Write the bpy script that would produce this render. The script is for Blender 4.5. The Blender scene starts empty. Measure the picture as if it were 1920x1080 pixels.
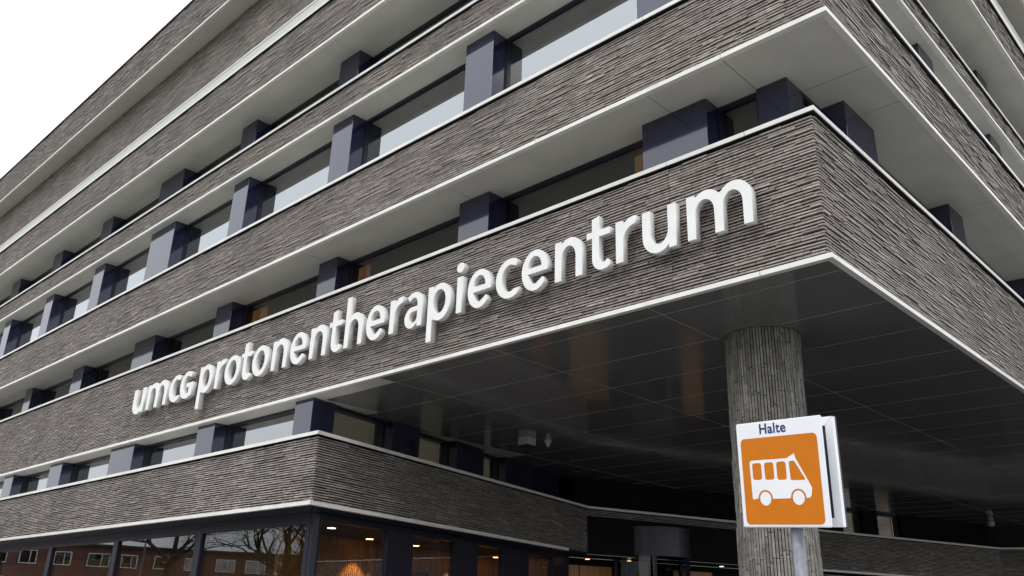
import bpy, bmesh, math, random
from mathutils import Vector, Matrix
random.seed(7)
R = math.radians
scene = bpy.context.scene
COL = scene.collection

# ------------------------------------------------------------------ camera
cam_d = bpy.data.cameras.new('camera')
cam = bpy.data.objects.new('camera', cam_d)
COL.objects.link(cam)
cam_d.sensor_width = 36.0
cam_d.lens = 30.245
cam_d.clip_start = 0.05
cam_d.clip_end = 3000
r_ = Vector((0.723578, 0.689670, 0.028121))
u_ = Vector((0.231055, -0.280404, 0.931658))
f_ = Vector((-0.650422, 0.667630, 0.362246))
CAM = Vector((4.842, -11.879, 1.65))
M = Matrix((r_, u_, -f_)).transposed().to_4x4()
M.translation = CAM
cam.matrix_world = M
scene.camera = cam

# ------------------------------------------------------------------ world, sun, exposure
SUN_EL, SUN_AZ = R(48), R(150)          # azimuth measured from +Y towards +X
world = bpy.data.worlds.new('World')
scene.world = world
world.use_nodes = True
wn, wl = world.node_tree.nodes, world.node_tree.links
wn.clear()
wo = wn.new('ShaderNodeOutputWorld')
bg = wn.new('ShaderNodeBackground')
sky = wn.new('ShaderNodeTexSky')
sky.sky_type = 'NISHITA'
sky.sun_disc = False
sky.sun_elevation = SUN_EL
sky.sun_rotation = SUN_AZ
sky.dust_density = 6.0
mixs = wn.new('ShaderNodeMix')
mixs.data_type = 'RGBA'
mixs.inputs['Factor'].default_value = 0.86
# closed cloud cover over the blue sky: the standard overcast sky, brighter overhead than at the horizon
tcw = wn.new('ShaderNodeTexCoord')
sxyz = wn.new('ShaderNodeSeparateXYZ')
wl.new(tcw.outputs['Generated'], sxyz.inputs['Vector'])
mrw = wn.new('ShaderNodeMapRange')
mrw.inputs['From Min'].default_value = 0.0
mrw.inputs['From Max'].default_value = 1.0
mrw.inputs['To Min'].default_value = 0.55
mrw.inputs['To Max'].default_value = 1.0
wl.new(sxyz.outputs['Z'], mrw.inputs['Value'])
cld = wn.new('ShaderNodeVectorMath')
cld.operation = 'SCALE'
cld.inputs[0].default_value = (12.6, 13.0, 13.6)
wl.new(mrw.outputs['Result'], cld.inputs['Scale'])
wl.new(cld.outputs['Vector'], mixs.inputs['B'])
wl.new(sky.outputs['Color'], mixs.inputs['A'])
wl.new(mixs.outputs['Result'], bg.inputs['Color'])
bg.inputs['Strength'].default_value = 0.15
wl.new(bg.outputs['Background'], wo.inputs['Surface'])

sun_d = bpy.data.lights.new('sun', 'SUN')
sun_d.energy = 0.55
sun_d.angle = R(35)
sun_d.color = (1.0, 0.97, 0.93)
sun = bpy.data.objects.new('sun', sun_d)
COL.objects.link(sun)
sd = Vector((math.sin(SUN_AZ) * math.cos(SUN_EL), math.cos(SUN_AZ) * math.cos(SUN_EL), math.sin(SUN_EL)))
sun.rotation_euler = sd.to_track_quat('Z', 'Y').to_euler()
sun.location = (20, -30, 40)

vs = scene.view_settings
vs.view_transform = 'Standard'
vs.look = 'None'
vs.exposure = 0.3
vs.gamma = 1.0
vs.use_curve_mapping = False

# ------------------------------------------------------------------ materials
MAT = {}


def new_mat(name):
    m = bpy.data.materials.new(name)
    m.use_nodes = True
    n = m.node_tree.nodes
    n.clear()
    out = n.new('ShaderNodeOutputMaterial')
    return m, n, m.node_tree.links, out


def pbr(name, col, rough=0.5, spec=0.5, var=0.12, scale=3.0, bump=0.0, metal=0.0, detail_scale=None, rough_var=0.0, coat=0.0, stretch=None):
    m, n, l, out = new_mat(name)
    b = n.new('ShaderNodeBsdfPrincipled')
    l.new(b.outputs['BSDF'], out.inputs['Surface'])
    tc = n.new('ShaderNodeTexCoord')
    nz = n.new('ShaderNodeTexNoise')
    nz.inputs['Scale'].default_value = scale
    nz.inputs['Detail'].default_value = 6
    src = tc.outputs['Object']
    if stretch:
        mp = n.new('ShaderNodeMapping')
        mp.inputs['Scale'].default_value = stretch
        l.new(src, mp.inputs['Vector'])
        src = mp.outputs['Vector']
    l.new(src, nz.inputs['Vector'])
    rp = n.new('ShaderNodeMapRange')
    rp.inputs['From Min'].default_value = 0.3
    rp.inputs['From Max'].default_value = 0.7
    rp.inputs['To Min'].default_value = 1 - var
    rp.inputs['To Max'].default_value = 1 + var
    l.new(nz.outputs['Fac'], rp.inputs['Value'])
    mx = n.new('ShaderNodeVectorMath')
    mx.operation = 'SCALE'
    mx.inputs[0].default_value = col
    l.new(rp.outputs['Result'], mx.inputs['Scale'])
    l.new(mx.outputs['Vector'], b.inputs['Base Color'])
    b.inputs['Roughness'].default_value = rough
    if rough_var:
        rr = n.new('ShaderNodeMapRange')
        rr.inputs['From Min'].default_value = 0.3
        rr.inputs['From Max'].default_value = 0.7
        rr.inputs['To Min'].default_value = max(0, rough - rough_var)
        rr.inputs['To Max'].default_value = rough + rough_var
        l.new(nz.outputs['Fac'], rr.inputs['Value'])
        l.new(rr.outputs['Result'], b.inputs['Roughness'])
    b.inputs['Specular IOR Level'].default_value = spec
    b.inputs['Metallic'].default_value = metal
    b.inputs['Coat Weight'].default_value = coat
    if bump:
        n2 = n.new('ShaderNodeTexNoise')
        n2.inputs['Scale'].default_value = detail_scale or scale * 15
        n2.inputs['Detail'].default_value = 4
        l.new(tc.outputs['Object'], n2.inputs['Vector'])
        bp = n.new('ShaderNodeBump')
        bp.inputs['Strength'].default_value = bump
        bp.inputs['Distance'].default_value = 0.01
        l.new(n2.outputs['Fac'], bp.inputs['Height'])
        l.new(bp.outputs['Normal'], b.inputs['Normal'])
    MAT[name] = m
    return m


def emit(name, col, strength):
    m, n, l, out = new_mat(name)
    e = n.new('ShaderNodeEmission')
    e.inputs['Color'].default_value = (*col, 1)
    e.inputs['Strength'].default_value = strength
    l.new(e.outputs['Emission'], out.inputs['Surface'])
    MAT[name] = m


def brick_mat(name, dark, mid, light):
    m, n, l, out = new_mat(name)
    b = n.new('ShaderNodeBsdfPrincipled')
    l.new(b.outputs['BSDF'], out.inputs['Surface'])
    ge = n.new('ShaderNodeNewGeometry')
    oi = n.new('ShaderNodeObjectInfo')
    ad = n.new('ShaderNodeMath')
    ad.operation = 'ADD'
    l.new(ge.outputs['Random Per Island'], ad.inputs[0])
    l.new(oi.outputs['Random'], ad.inputs[1])
    fr = n.new('ShaderNodeMath')
    fr.operation = 'FRACT'
    l.new(ad.outputs[0], fr.inputs[0])
    rp = n.new('ShaderNodeValToRGB')
    e = rp.color_ramp.elements
    e[0].color = (*dark, 1)
    e[1].position = 1.0
    e[1].color = (*light, 1)
    x = e.new(0.45)
    x.color = (*mid, 1)
    l.new(fr.outputs[0], rp.inputs['Fac'])
    tc = n.new('ShaderNodeNewGeometry')
    nz = n.new('ShaderNodeTexNoise')
    nz.inputs['Scale'].default_value = 9
    nz.inputs['Detail'].default_value = 8
    l.new(tc.outputs['Position'], nz.inputs['Vector'])
    nb = n.new('ShaderNodeTexNoise')
    nb.inputs['Scale'].default_value = 0.7
    nb.inputs['Detail'].default_value = 3
    l.new(tc.outputs['Position'], nb.inputs['Vector'])
    mr = n.new('ShaderNodeMapRange')
    mr.inputs['From Min'].default_value = 0.3
    mr.inputs['From Max'].default_value = 0.7
    mr.inputs['To Min'].default_value = 0.7
    mr.inputs['To Max'].default_value = 1.3
    l.new(nz.outputs['Fac'], mr.inputs['Value'])
    mr2 = n.new('ShaderNodeMapRange')
    mr2.inputs['From Min'].default_value = 0.3
    mr2.inputs['From Max'].default_value = 0.7
    mr2.inputs['To Min'].default_value = 0.85
    mr2.inputs['To Max'].default_value = 1.15
    l.new(nb.outputs['Fac'], mr2.inputs['Value'])
    mm = n.new('ShaderNodeMath')
    mm.operation = 'MULTIPLY'
    l.new(mr.outputs['Result'], mm.inputs[0])
    l.new(mr2.outputs['Result'], mm.inputs[1])
    sc = n.new('ShaderNodeVectorMath')
    sc.operation = 'SCALE'
    l.new(rp.outputs['Color'], sc.inputs[0])
    l.new(mm.outputs[0], sc.inputs['Scale'])
    l.new(sc.outputs['Vector'], b.inputs['Base Color'])
    b.inputs['Roughness'].default_value = 0.62
    b.inputs['Specular IOR Level'].default_value = 0.45
    bp = n.new('ShaderNodeBump')
    bp.inputs['Strength'].default_value = 0.5
    bp.inputs['Distance'].default_value = 0.006
    n3 = n.new('ShaderNodeTexNoise')
    n3.inputs['Scale'].default_value = 60
    l.new(tc.outputs['Position'], n3.inputs['Vector'])
    l.new(n3.outputs['Fac'], bp.inputs['Height'])
    l.new(bp.outputs['Normal'], b.inputs['Normal'])
    MAT[name] = m


def glass_mat(name, tint, ior, base, rough=0.004, refl=(0.93, 0.96, 0.98)):
    m, n, l, out = new_mat(name)
    tr = n.new('ShaderNodeBsdfTransparent')
    tr.inputs['Color'].default_value = (*tint, 1)
    gl = n.new('ShaderNodeBsdfGlossy')
    gl.inputs['Roughness'].default_value = rough
    gl.inputs['Color'].default_value = (*refl, 1)
    fr = n.new('ShaderNodeFresnel')
    fr.inputs['IOR'].default_value = ior
    ad = n.new('ShaderNodeMath')
    ad.operation = 'ADD'
    ad.use_clamp = True
    ad.inputs[1].default_value = base
    l.new(fr.outputs['Fac'], ad.inputs[0])
    mx = n.new('ShaderNodeMixShader')
    ge = n.new('ShaderNodeNewGeometry')
    inv = n.new('ShaderNodeMath')
    inv.operation = 'SUBTRACT'
    inv.inputs[0].default_value = 1.0
    l.new(ge.outputs['Backfacing'], inv.inputs[1])
    mu = n.new('ShaderNodeMath')
    mu.operation = 'MULTIPLY'
    l.new(ad.outputs[0], mu.inputs[0])
    l.new(inv.outputs[0], mu.inputs[1])
    l.new(mu.outputs[0], mx.inputs['Fac'])
    cm = n.new('ShaderNodeMix')
    cm.data_type = 'RGBA'
    cm.inputs['A'].default_value = (*tint, 1)
    cm.inputs['B'].default_value = (1, 1, 1, 1)
    l.new(ge.outputs['Backfacing'], cm.inputs['Factor'])
    l.new(cm.outputs['Result'], tr.inputs['Color'])
    l.new(tr.outputs['BSDF'], mx.inputs[1])
    l.new(gl.outputs['BSDF'], mx.inputs[2])
    # slight waviness of the panes
    tc = n.new('ShaderNodeNewGeometry')
    nz = n.new('ShaderNodeTexNoise')
    nz.inputs['Scale'].default_value = 0.6
    nz.inputs['Detail'].default_value = 1
    l.new(tc.outputs['Position'], nz.inputs['Vector'])
    bp = n.new('ShaderNodeBump')
    bp.inputs['Strength'].default_value = 0.06
    bp.inputs['Distance'].default_value = 0.02
    l.new(nz.outputs['Fac'], bp.inputs['Height'])
    l.new(bp.outputs['Normal'], gl.inputs['Normal'])
    l.new(mx.outputs['Shader'], out.inputs['Surface'])
    MAT[name] = m


def wood_mat(name, col):
    m, n, l, out = new_mat(name)
    b = n.new('ShaderNodeBsdfPrincipled')
    l.new(b.outputs['BSDF'], out.inputs['Surface'])
    tc = n.new('ShaderNodeNewGeometry')
    mp = n.new('ShaderNodeMapping')
    mp.inputs['Scale'].default_value = (14, 14, 0.8)
    l.new(tc.outputs['Position'], mp.inputs['Vector'])
    nz = n.new('ShaderNodeTexNoise')
    nz.inputs['Scale'].default_value = 1.5
    nz.inputs['Detail'].default_value = 5
    l.new(mp.outputs['Vector'], nz.inputs['Vector'])
    rp = n.new('ShaderNodeValToRGB')
    rp.color_ramp.elements[0].position = 0.3
    rp.color_ramp.elements[1].position = 0.7
    rp.color_ramp.elements[0].color = (col[0] * 0.6, col[1] * 0.55, col[2] * 0.5, 1)
    rp.color_ramp.elements[1].color = (col[0] * 1.25, col[1] * 1.25, col[2] * 1.2, 1)
    l.new(nz.outputs['Fac'], rp.inputs['Fac'])
    l.new(rp.outputs['Color'], b.inputs['Base Color'])
    b.inputs['Roughness'].default_value = 0.45
    MAT[name] = m


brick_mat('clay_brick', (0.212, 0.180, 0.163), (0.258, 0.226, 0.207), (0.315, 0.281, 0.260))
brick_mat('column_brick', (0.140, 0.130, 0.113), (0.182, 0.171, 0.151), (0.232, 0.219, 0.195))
pbr('mortar', (0.022, 0.019, 0.020), 0.9, 0.2)
pbr('white_metal', (0.72, 0.705, 0.665), 0.38, 0.5, var=0.09, scale=2.2)
pbr('dark_joint', (0.02, 0.02, 0.024), 0.7, 0.3)
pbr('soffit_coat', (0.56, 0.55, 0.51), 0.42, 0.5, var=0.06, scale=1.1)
pbr('canopy_panel', (0.155, 0.153, 0.154), 0.11, 0.9, var=0.08, scale=0.5, rough_var=0.05)
pbr('panel_joint', (0.55, 0.55, 0.55), 0.6, 0.3)
pbr('pier_metal', (0.011, 0.014, 0.042), 0.085, 1.0, var=0.15, scale=60, rough_var=0.02)
pbr('frame_metal', (0.012, 0.012, 0.026), 0.35, 0.4)
pbr('recess_shade', (0.010, 0.010, 0.012), 0.8, 0.1)  # near-black matte: shade of the entrance recess put into the colour
pbr('fascia_grey', (0.50, 0.50, 0.48), 0.5, 0.4, var=0.04)
pbr('interior_dark', (0.05, 0.048, 0.045), 0.9, 0.2)
pbr('interior_ceiling', (0.16, 0.13, 0.10), 0.9, 0.2)
pbr('letter_white', (0.74, 0.74, 0.73), 0.35, 0.5, var=0.05, scale=3)
pbr('sign_white', (0.80, 0.82, 0.85), 0.35, 0.5, var=0.03, scale=6)
pbr('sign_orange', (0.58, 0.165, 0.001), 0.5, 0.25, var=0.04, scale=12)
pbr('sign_blue', (0.012, 0.014, 0.12), 0.45, 0.4)
pbr('galvanised', (0.22, 0.235, 0.27), 0.5, 0.4, var=0.2, scale=25, metal=0.3)
pbr('sign_inside', (0.05, 0.045, 0.085), 0.5, 0.4)
pbr('pavement', (0.17, 0.165, 0.155), 0.7, 0.4, var=0.2, scale=0.6, bump=0.3, detail_scale=8)
pbr('asphalt', (0.05, 0.05, 0.052), 0.6, 0.4, var=0.25, scale=0.5, bump=0.4, detail_scale=30)
pbr('grass', (0.06, 0.085, 0.03), 0.9, 0.2, var=0.3, scale=0.8)
pbr('kerb_concrete', (0.32, 0.31, 0.29), 0.8, 0.3, var=0.12)
pbr('red_brick', (0.15, 0.068, 0.056), 0.85, 0.2, var=0.2, scale=0.7)
pbr('roof_dark', (0.06, 0.055, 0.055), 0.8, 0.2)
pbr('bark', (0.085, 0.068, 0.050), 0.9, 0.2, var=0.35, scale=2.5)
pbr('ivy_bark', (0.085, 0.10, 0.05), 0.9, 0.2, var=0.4, scale=3)
pbr('sensor_white', (0.45, 0.45, 0.44), 0.5, 0.4)
pbr('plate_dark', (0.02, 0.014, 0.012), 0.4, 0.4)
pbr('plate_print', (0.20, 0.17, 0.15), 0.5, 0.3)
wood_mat('wood_slat', (0.36, 0.175, 0.052))
glass_mat('window_glass', (0.42, 0.46, 0.43), 1.8, 0.24)
glass_mat('drum_glass', (0.45, 0.47, 0.46), 1.4, 0.0)
glass_mat('brown_dim_glass', (0.40, 0.36, 0.30), 1.6, 0.10)  # dimmed copy of window_glass; duller reflections put into the glass itself
glass_mat('shop_glass', (0.62, 0.62, 0.60), 1.55, 0.05)
emit('glow_dim', (1.0, 0.80, 0.55), 0.10)
emit('glow_warm', (1.0, 0.62, 0.42), 0.09)
emit('room_glow', (1.0, 0.55, 0.22), 0.16)
emit('lamp_glow', (1.0, 0.50, 0.20), 14)
emit('lamp_red', (1.0, 0.42, 0.26), 8)

# ------------------------------------------------------------------ helpers


class MB:
    """collects boxes, prisms and tubes and links them as one mesh object"""

    def __init__(self):
        self.v, self.f = [], []

    def box(self, x0, x1, y0, y1, z0, z1):
        n = len(self.v)
        self.v += [(x0, y0, z0), (x1, y0, z0), (x1, y1, z0), (x0, y1, z0), (x0, y0, z1), (x1, y0, z1), (x1, y1, z1), (x0, y1, z1)]
        self.f += [tuple(n + i for i in q) for q in ((0, 3, 2, 1), (4, 5, 6, 7), (0, 1, 5, 4), (1, 2, 6, 5), (2, 3, 7, 6), (3, 0, 4, 7))]
        return self

    def obox(self, o, e, t, a0, a1, b0, b1, z0, z1):
        """box along direction e (2d) from o; a along e, b along outward normal t"""
        n = len(self.v)
        for z in (z0, z1):
            for a, b in ((a0, b0), (a1, b0), (a1, b1), (a0, b1)):
                self.v.append((o[0] + e[0] * a + t[0] * b, o[1] + e[1] * a + t[1] * b, z))
        q = ((0, 3, 2, 1), (4, 5, 6, 7), (0, 1, 5, 4), (1, 2, 6, 5), (2, 3, 7, 6), (3, 0, 4, 7))
        if e[0] * t[1] - e[1] * t[0] < 0:
            q = [tuple(reversed(x)) for x in q]
        self.f += [tuple(n + i for i in x) for x in q]
        return self

    def prism(self, pts, z0, z1):
        n = len(self.v)
        k = len(pts)
        self.v += [(p[0], p[1], z0) for p in pts] + [(p[0], p[1], z1) for p in pts]
        self.f.append(tuple(n + i for i in reversed(range(k))))
        self.f.append(tuple(n + k + i for i in range(k)))
        for i in range(k):
            j = (i + 1) % k
            self.f.append((n + i, n + j, n + k + j, n + k + i))
        return self

    def tube(self, p0, p1, r0, r1, seg=8, cap=True):
        p0, p1 = Vector(p0), Vector(p1)
        d = (p1 - p0).normalized()
        a = d.orthogonal().normalized()
        b = d.cross(a)
        n = len(self.v)
        for p, r in ((p0, r0), (p1, r1)):
            for i in range(seg):
                t = 2 * math.pi * i / seg
                self.v.append(tuple(p + a * (r * math.cos(t)) + b * (r * math.sin(t))))
        for i in range(seg):
            j = (i + 1) % seg
            self.f.append((n + i, n + j, n + seg + j, n + seg + i))
        if cap:
            self.f.append(tuple(n + i for i in reversed(range(seg))))
            self.f.append(tuple(n + seg + i for i in range(seg)))
        return self

    def build(self, name, mat, parent=None, smooth=False):
        me = bpy.data.meshes.new(name)
        me.from_pydata(self.v, [], self.f)
        me.update()
        if smooth:
            me.polygons.foreach_set('use_smooth', [True] * len(me.polygons))
        me.materials.append(MAT[mat])
        o = bpy.data.objects.new(name, me)
        COL.objects.link(o)
        if parent:
            o.parent = parent
        return o


def mesh_obj(name, me, mat, parent=None):
    if mat and not me.materials:
        me.materials.append(MAT[mat])
    o = bpy.data.objects.new(name, me)
    COL.objects.link(o)
    if parent:
        o.parent = parent
    return o


def tag(o, label, cat, group=None):
    o['label'] = label
    o['category'] = cat
    if group:
        o['group'] = group
    return o


def thing(name, label, cat, group=None, loc=(0, 0, 0)):
    o = bpy.data.objects.new(name, None)
    o.empty_display_size = 0.3
    COL.objects.link(o)
    o.location = loc
    return tag(o, label, cat, group)


def structure(o):
    o['kind'] = 'structure'
    return o


def bevel(o, w=0.004, seg=1):
    bm = bmesh.new()
    bm.from_mesh(o.data)
    bmesh.ops.bevel(bm, geom=list(bm.edges), offset=w, segments=seg, affect='EDGES')
    bm.to_mesh(o.data)
    bm.free()
    return o


def project(p):
    d = Vector(p) - CAM
    z = d.dot(f_)
    if z < 0.1:
        return None
    return (960 + 1613.09 * d.dot(r_) / z, 540 - 1613.09 * d.dot(u_) / z)


# ------------------------------------------------------------------ ground
g = MB().box(-900, 900, -900, 900, -0.35, -0.12)
structure(g.build('ground', 'grass'))
g = MB().box(-140, 60, -10.3, 60, -0.12, 0.0)
structure(g.build('pavement', 'pavement'))
g = MB().box(-140, 60, -15.0, -10.6, -0.12, 0.0)
structure(g.build('bus_stop_platform', 'pavement'))
g = MB().box(-11.5, 13, 0.9, 60, 0.001, 0.006)
structure(g.build('dark_bounce_sheet', 'asphalt'))  # unseen dark sheet added to cut ground bounce under the canopy
g = MB().box(-300, 300, -28.5, -15.3, -0.119, -0.10)
structure(g.build('road', 'asphalt'))
g = MB().box(-140, 60, -10.6, -10.3, -0.118, 0.004)
structure(g.build('kerb', 'kerb_concrete'))
g = MB().box(-140, 60, -15.3, -15.0, -0.118, 0.02)
structure(g.build('kerb', 'kerb_concrete'))
g = MB().box(-300, 300, -34, -28.5, -0.119, 0.0)
structure(g.build('footpath', 'pavement'))

# ------------------------------------------------------------------ the hospital building
B = thing('office_building', 'long dark brick building with white trimmed bands stepping out over the entrance canopy', 'building')

XL = -56.0       # left end of the long facade
YB = 42.0        # far end of the short facade
# band: z of trim bottom, z of cap bottom edge, outward offset d of trim front
BANDS = [
    ('two', 6.93, 9.575, 0.00),
    ('three', 10.82, 12.50, 0.60),
    ('four', 15.505, 16.49, -0.13),
    ('five', 17.88, 19.60, 0.44),
]
LIP = 0.085
INSET = 0.12     # brick face behind trim front
CAPIN = 0.04
EPS = 0.003

brick_v, brick_f = [], []      # joined remainder
brick_cand = []                # candidates for single bricks


def brick_run(p0, p1, z0, z1, nrm, joints=(), single=False, course=0.0575, bed=0.030):
    """bricks along p0->p1, outward normal nrm; every brick is its own island"""
    p0, p1 = Vector(p0), Vector(p1)
    e = (p1 - p0)
    L = e.length
    e.normalize()
    n = Vector(nrm)
    rows = max(1, round((z1 - z0) / course))
    h = (z1 - z0) / rows
    marks = sorted(list(joints) + [L])
    for r in range(rows):
        zb0 = z0 + r * h + bed * 0.5
        zt0 = z0 + (r + 1) * h - bed * 0.5
        x = -random.uniform(0.0, 0.5)
        mi = 0
        while x < L:
            w = random.choice((0.34, 0.42, 0.5, 0.5, 0.53))
            a, b = max(0, x) + 0.004, x + w - 0.004
            while mi < len(marks) and marks[mi] <= a + 0.02:
                mi += 1
            if mi >= len(marks):
                break
            if b > marks[mi] - 0.05:
                b = marks[mi] - 0.004
                x = marks[mi]
                mi += 1
            else:
                x += w
            if b - a < 0.03:
                continue
            pr = random.uniform(0.0, 0.010)
            if random.random() < 0.30:
                pr += random.uniform(0.008, 0.022)
            ti = random.uniform(-0.002, 0.008)
            zj = random.uniform(-0.003, 0.003)
            zb, zt = zb0 + zj, zt0 + zj + (random.uniform(0.004, 0.012) if random.random() < 0.2 else 0)
            ta = random.uniform(-0.004, 0.004)
            c = [(a, -0.058, zb), (b, -0.058, zb), (b, -0.058, zt), (a, -0.058, zt),
                 (a, pr + ta, zb), (b, pr - ta, zb), (b, pr - ti - ta, zt), (a, pr - ti + ta, zt)]
            vv = [(p0.x + e.x * q[0] + n.x * q[1], p0.y + e.y * q[0] + n.y * q[1], q[2]) for q in c]
            ff = [(4, 5, 6, 7), (0, 1, 5, 4), (3, 7, 6, 2), (0, 4, 7, 3), (1, 2, 6, 5)]
            if e.x * n.y - e.y * n.x > 0:
                ff = [tuple(reversed(q)) for q in ff]
            if single:
                s = [project(q) for q in vv[4:]]
                if all(s):
                    cx = sum(q[0] for q in s) / 4
                    cy = sum(q[1] for q in s) / 4
                    if 0 < cx < 1920 and 0 < cy < 1080:
                        lp = math.hypot(s[1][0] - s[0][0], s[1][1] - s[0][1])
                        brick_cand.append((lp, vv, ff))
                        continue
            k = len(brick_v)
            brick_v.extend(vv)
            brick_f.extend(tuple(k + i for i in q) for q in ff)


def joints_for(L, first, step=5.8):
    out = []
    x = first
    while x < L - 0.5:
        out.append(x)
        x += step
    return out


FRONT_JOINTS = [1.3, 2.9, 8.4, 14.2, 20.0, 25.8, 31.7, 37.6, 43.4, 49.3]     # distance from the corner


def strip_parts(name, d, z0, z1, depth, mat, splits_front, splits_right, gap=0.012):
    """lip segments round the corner: front then right"""
    xs = [d] + [-s for s in splits_front] + [XL]
    for a, b in zip(xs[:-1], xs[1:]):
        bevel(MB().box(b + gap / 2, a - (gap / 2 if a != d else 0), -d, -d + depth, z0, z1).build(name, mat, B), 0.003)
    ys = [-d + depth + 0.001] + list(splits_right) + [YB]
    for a, b in zip(ys[:-1], ys[1:]):
        bevel(MB().box(d - depth, d, a + gap / 2, b - gap / 2, z0, z1).build(name, mat, B), 0.003)


RIGHT_JOINTS = [1.26, 2.7, 8.0, 13.9, 19.7, 25.6, 31.4]

for k, (nm, zt, zc, d) in enumerate(BANDS):
    fr = d - INSET
    # spandrel backing (solid floor block behind the bricks)
    MB().box(XL, fr - 0.06, -fr + 0.06, YB, zt + 0.02, zc - 0.002).build('spandrel_wall', 'mortar', B)
    L = fr - XL
    top = zc - 0.03
    brick_run((fr, -fr), (XL, -fr), zt + LIP, top, (0, -1), joints_for(L, 5.6 + d) if k != 0 else [fr - (-2.9), fr + 8.4, fr + 14.2, fr + 20, fr + 25.8, fr + 31.7, fr + 37.6],
              single=(k == 0))
    brick_run((fr, -fr + 0.012), (fr, YB), zt + LIP, top, (1, 0), joints_for(YB, 8.0), single=(k == 0))
    # bottom trim and cap lips
    strip_parts('trim_segment', d, zt, zt + LIP, 0.11, 'white_metal', [s + (0.0 if k != 0 else -0.1) for s in (FRONT_JOINTS[0], 5.6, 10.5, 16.2, 22.0, 27.9, 33.8, 39.7, 45.6)], RIGHT_JOINTS[:1] + [5.2, 11.0, 16.9, 22.8, 28.6, 34.5])
    dc = d - CAPIN
    strip_parts('cap_segment', dc, zc, zc + LIP, 0.02, 'white_metal', FRONT_JOINTS, RIGHT_JOINTS)
    # dark ventilation gap under the cap
    m = MB()
    m.box(XL, dc - 0.021, -dc + 0.021, -dc + 0.3, zc + 0.004, zc + 0.06)
    m.box(dc - 0.3, dc - 0.021, -dc + 0.301, YB, zc + 0.004, zc + 0.06)
    m.build('ventilation_strip', 'dark_joint', B)
    # sloping sill sheet on top of the cap, back to the windows
    m = MB()
    m.box(XL, dc - 0.0205, -dc + 0.0205, 1.1, zc + 0.062, zc + LIP - 0.002)
    m.box(-1.1, dc - 0.0205, 1.101, YB, zc + 0.062, zc + LIP - 0.002)
    m.build('sill_sheet', 'white_metal', B)

# window zones: (z sill, z soffit, d of soffit band, front plane of piers, window plane, front piers, right piers, corner post)
ZONES = [
    (9.66, 10.82, 0.60, 0.27, 0.74,
     [(-3.57, -2.13), (-8.80, -7.81), (-14.52, -13.66), (-20.23, -19.24), (-26.24, -24.58), (-32.0, -30.9), (-37.5, -36.65), (-43.3, -42.3), (-49.2, -48.2)],
     [(2.0, 3.38), (7.52, 8.46), (13.4, 14.4), (19.3, 20.3), (25.2, 26.2), (31.1, 32.1)], 'solid'),
    (12.585, 15.505, -0.13, 0.42, 0.92,
     [(-3.71, -2.3), (-9.04, -8.05), (-14.87, -13.88), (-20.70, -19.72), (-27.05, -25.05), (-32.51, -31.45), (-38.25, -37.25), (-44.0, -43.05), (-50.0, -49.0)],
     [(2.0, 3.4), (7.85, 8.87), (13.54, 14.5), (19.4, 20.4), (25.3, 26.3), (31.2, 32.2)], 'solid'),
    (16.575, 17.88, 0.44, 0.48, 1.0,
     [(-3.75, -2.35), (-9.1, -8.1), (-14.99, -14.0), (-20.90, -19.91), (-27.28, -25.27), (-32.99, -31.85), (-38.77, -37.6), (-44.7, -43.45), (-50.6, -49.4)],
     [(2.0, 3.4), (7.9, 8.9), (13.72, 14.7), (19.5, 20.5), (25.4, 26.4), (31.3, 32.3)], 'solid'),
]


def window(o, e, t, a0, a1, z0, z1, glass='window_glass', fr=0.06, head=0.09, glow=None, rec=0.03):
    """framed pane in the plane through o along e, outward normal t; frame and pane are its pieces"""
    f = MB()
    f.obox(o, e, t, a0, a1, -0.2, 0.03, z1 - head, z1)
    f.obox(o, e, t, a0, a1, -0.2, 0.03, z0, z0 + fr)
    f.obox(o, e, t, a0, a0 + fr, -0.2, 0.028, z0 + fr, z1 - head)
    f.obox(o, e, t, a1 - fr, a1, -0.2, 0.028, z0 + fr, z1 - head)
    w = f.build('window', 'frame_metal', B)
    if glow:
        MB().obox(o, e, t, a0 + fr, a1 - fr, -0.29, -0.28, z0 + fr * 0.5, z1 - head * 0.5).build('glow_sheet', glow, w)  # added glowing sheet, stands in for dim room light behind the pane
    p = MB().obox(o, e, t, a0 + fr - 0.01, a1 - fr + 0.01, -rec - 0.015, -rec, z0 + fr - 0.01, z1 - head + 0.01).build('pane', glass, w)
    return w


def soffit_row(zt, d, xw, splits_f, splits_r, mat='soffit_coat', gap=0.016):
    xs = [d - 0.02] + [-s for s in splits_f] + [XL]
    for i, (a, b) in enumerate(zip(xs[:-1], xs[1:])):
        MB().box(b + gap / 2, a - gap / 2, -d + 0.112, xw + 0.1 if i else 1.25, zt + 0.001, zt + 0.018).build('soffit_panel', mat, B)
    ys = [1.258] + [y for y in splits_r if y > 1.3] + [YB]
    for a, b in zip(ys[:-1], ys[1:]):
        MB().box(-xw - 0.1, d - 0.112, a + gap / 2, b - gap / 2, zt + 0.001, zt + 0.018).build('soffit_panel', mat, B)


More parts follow.
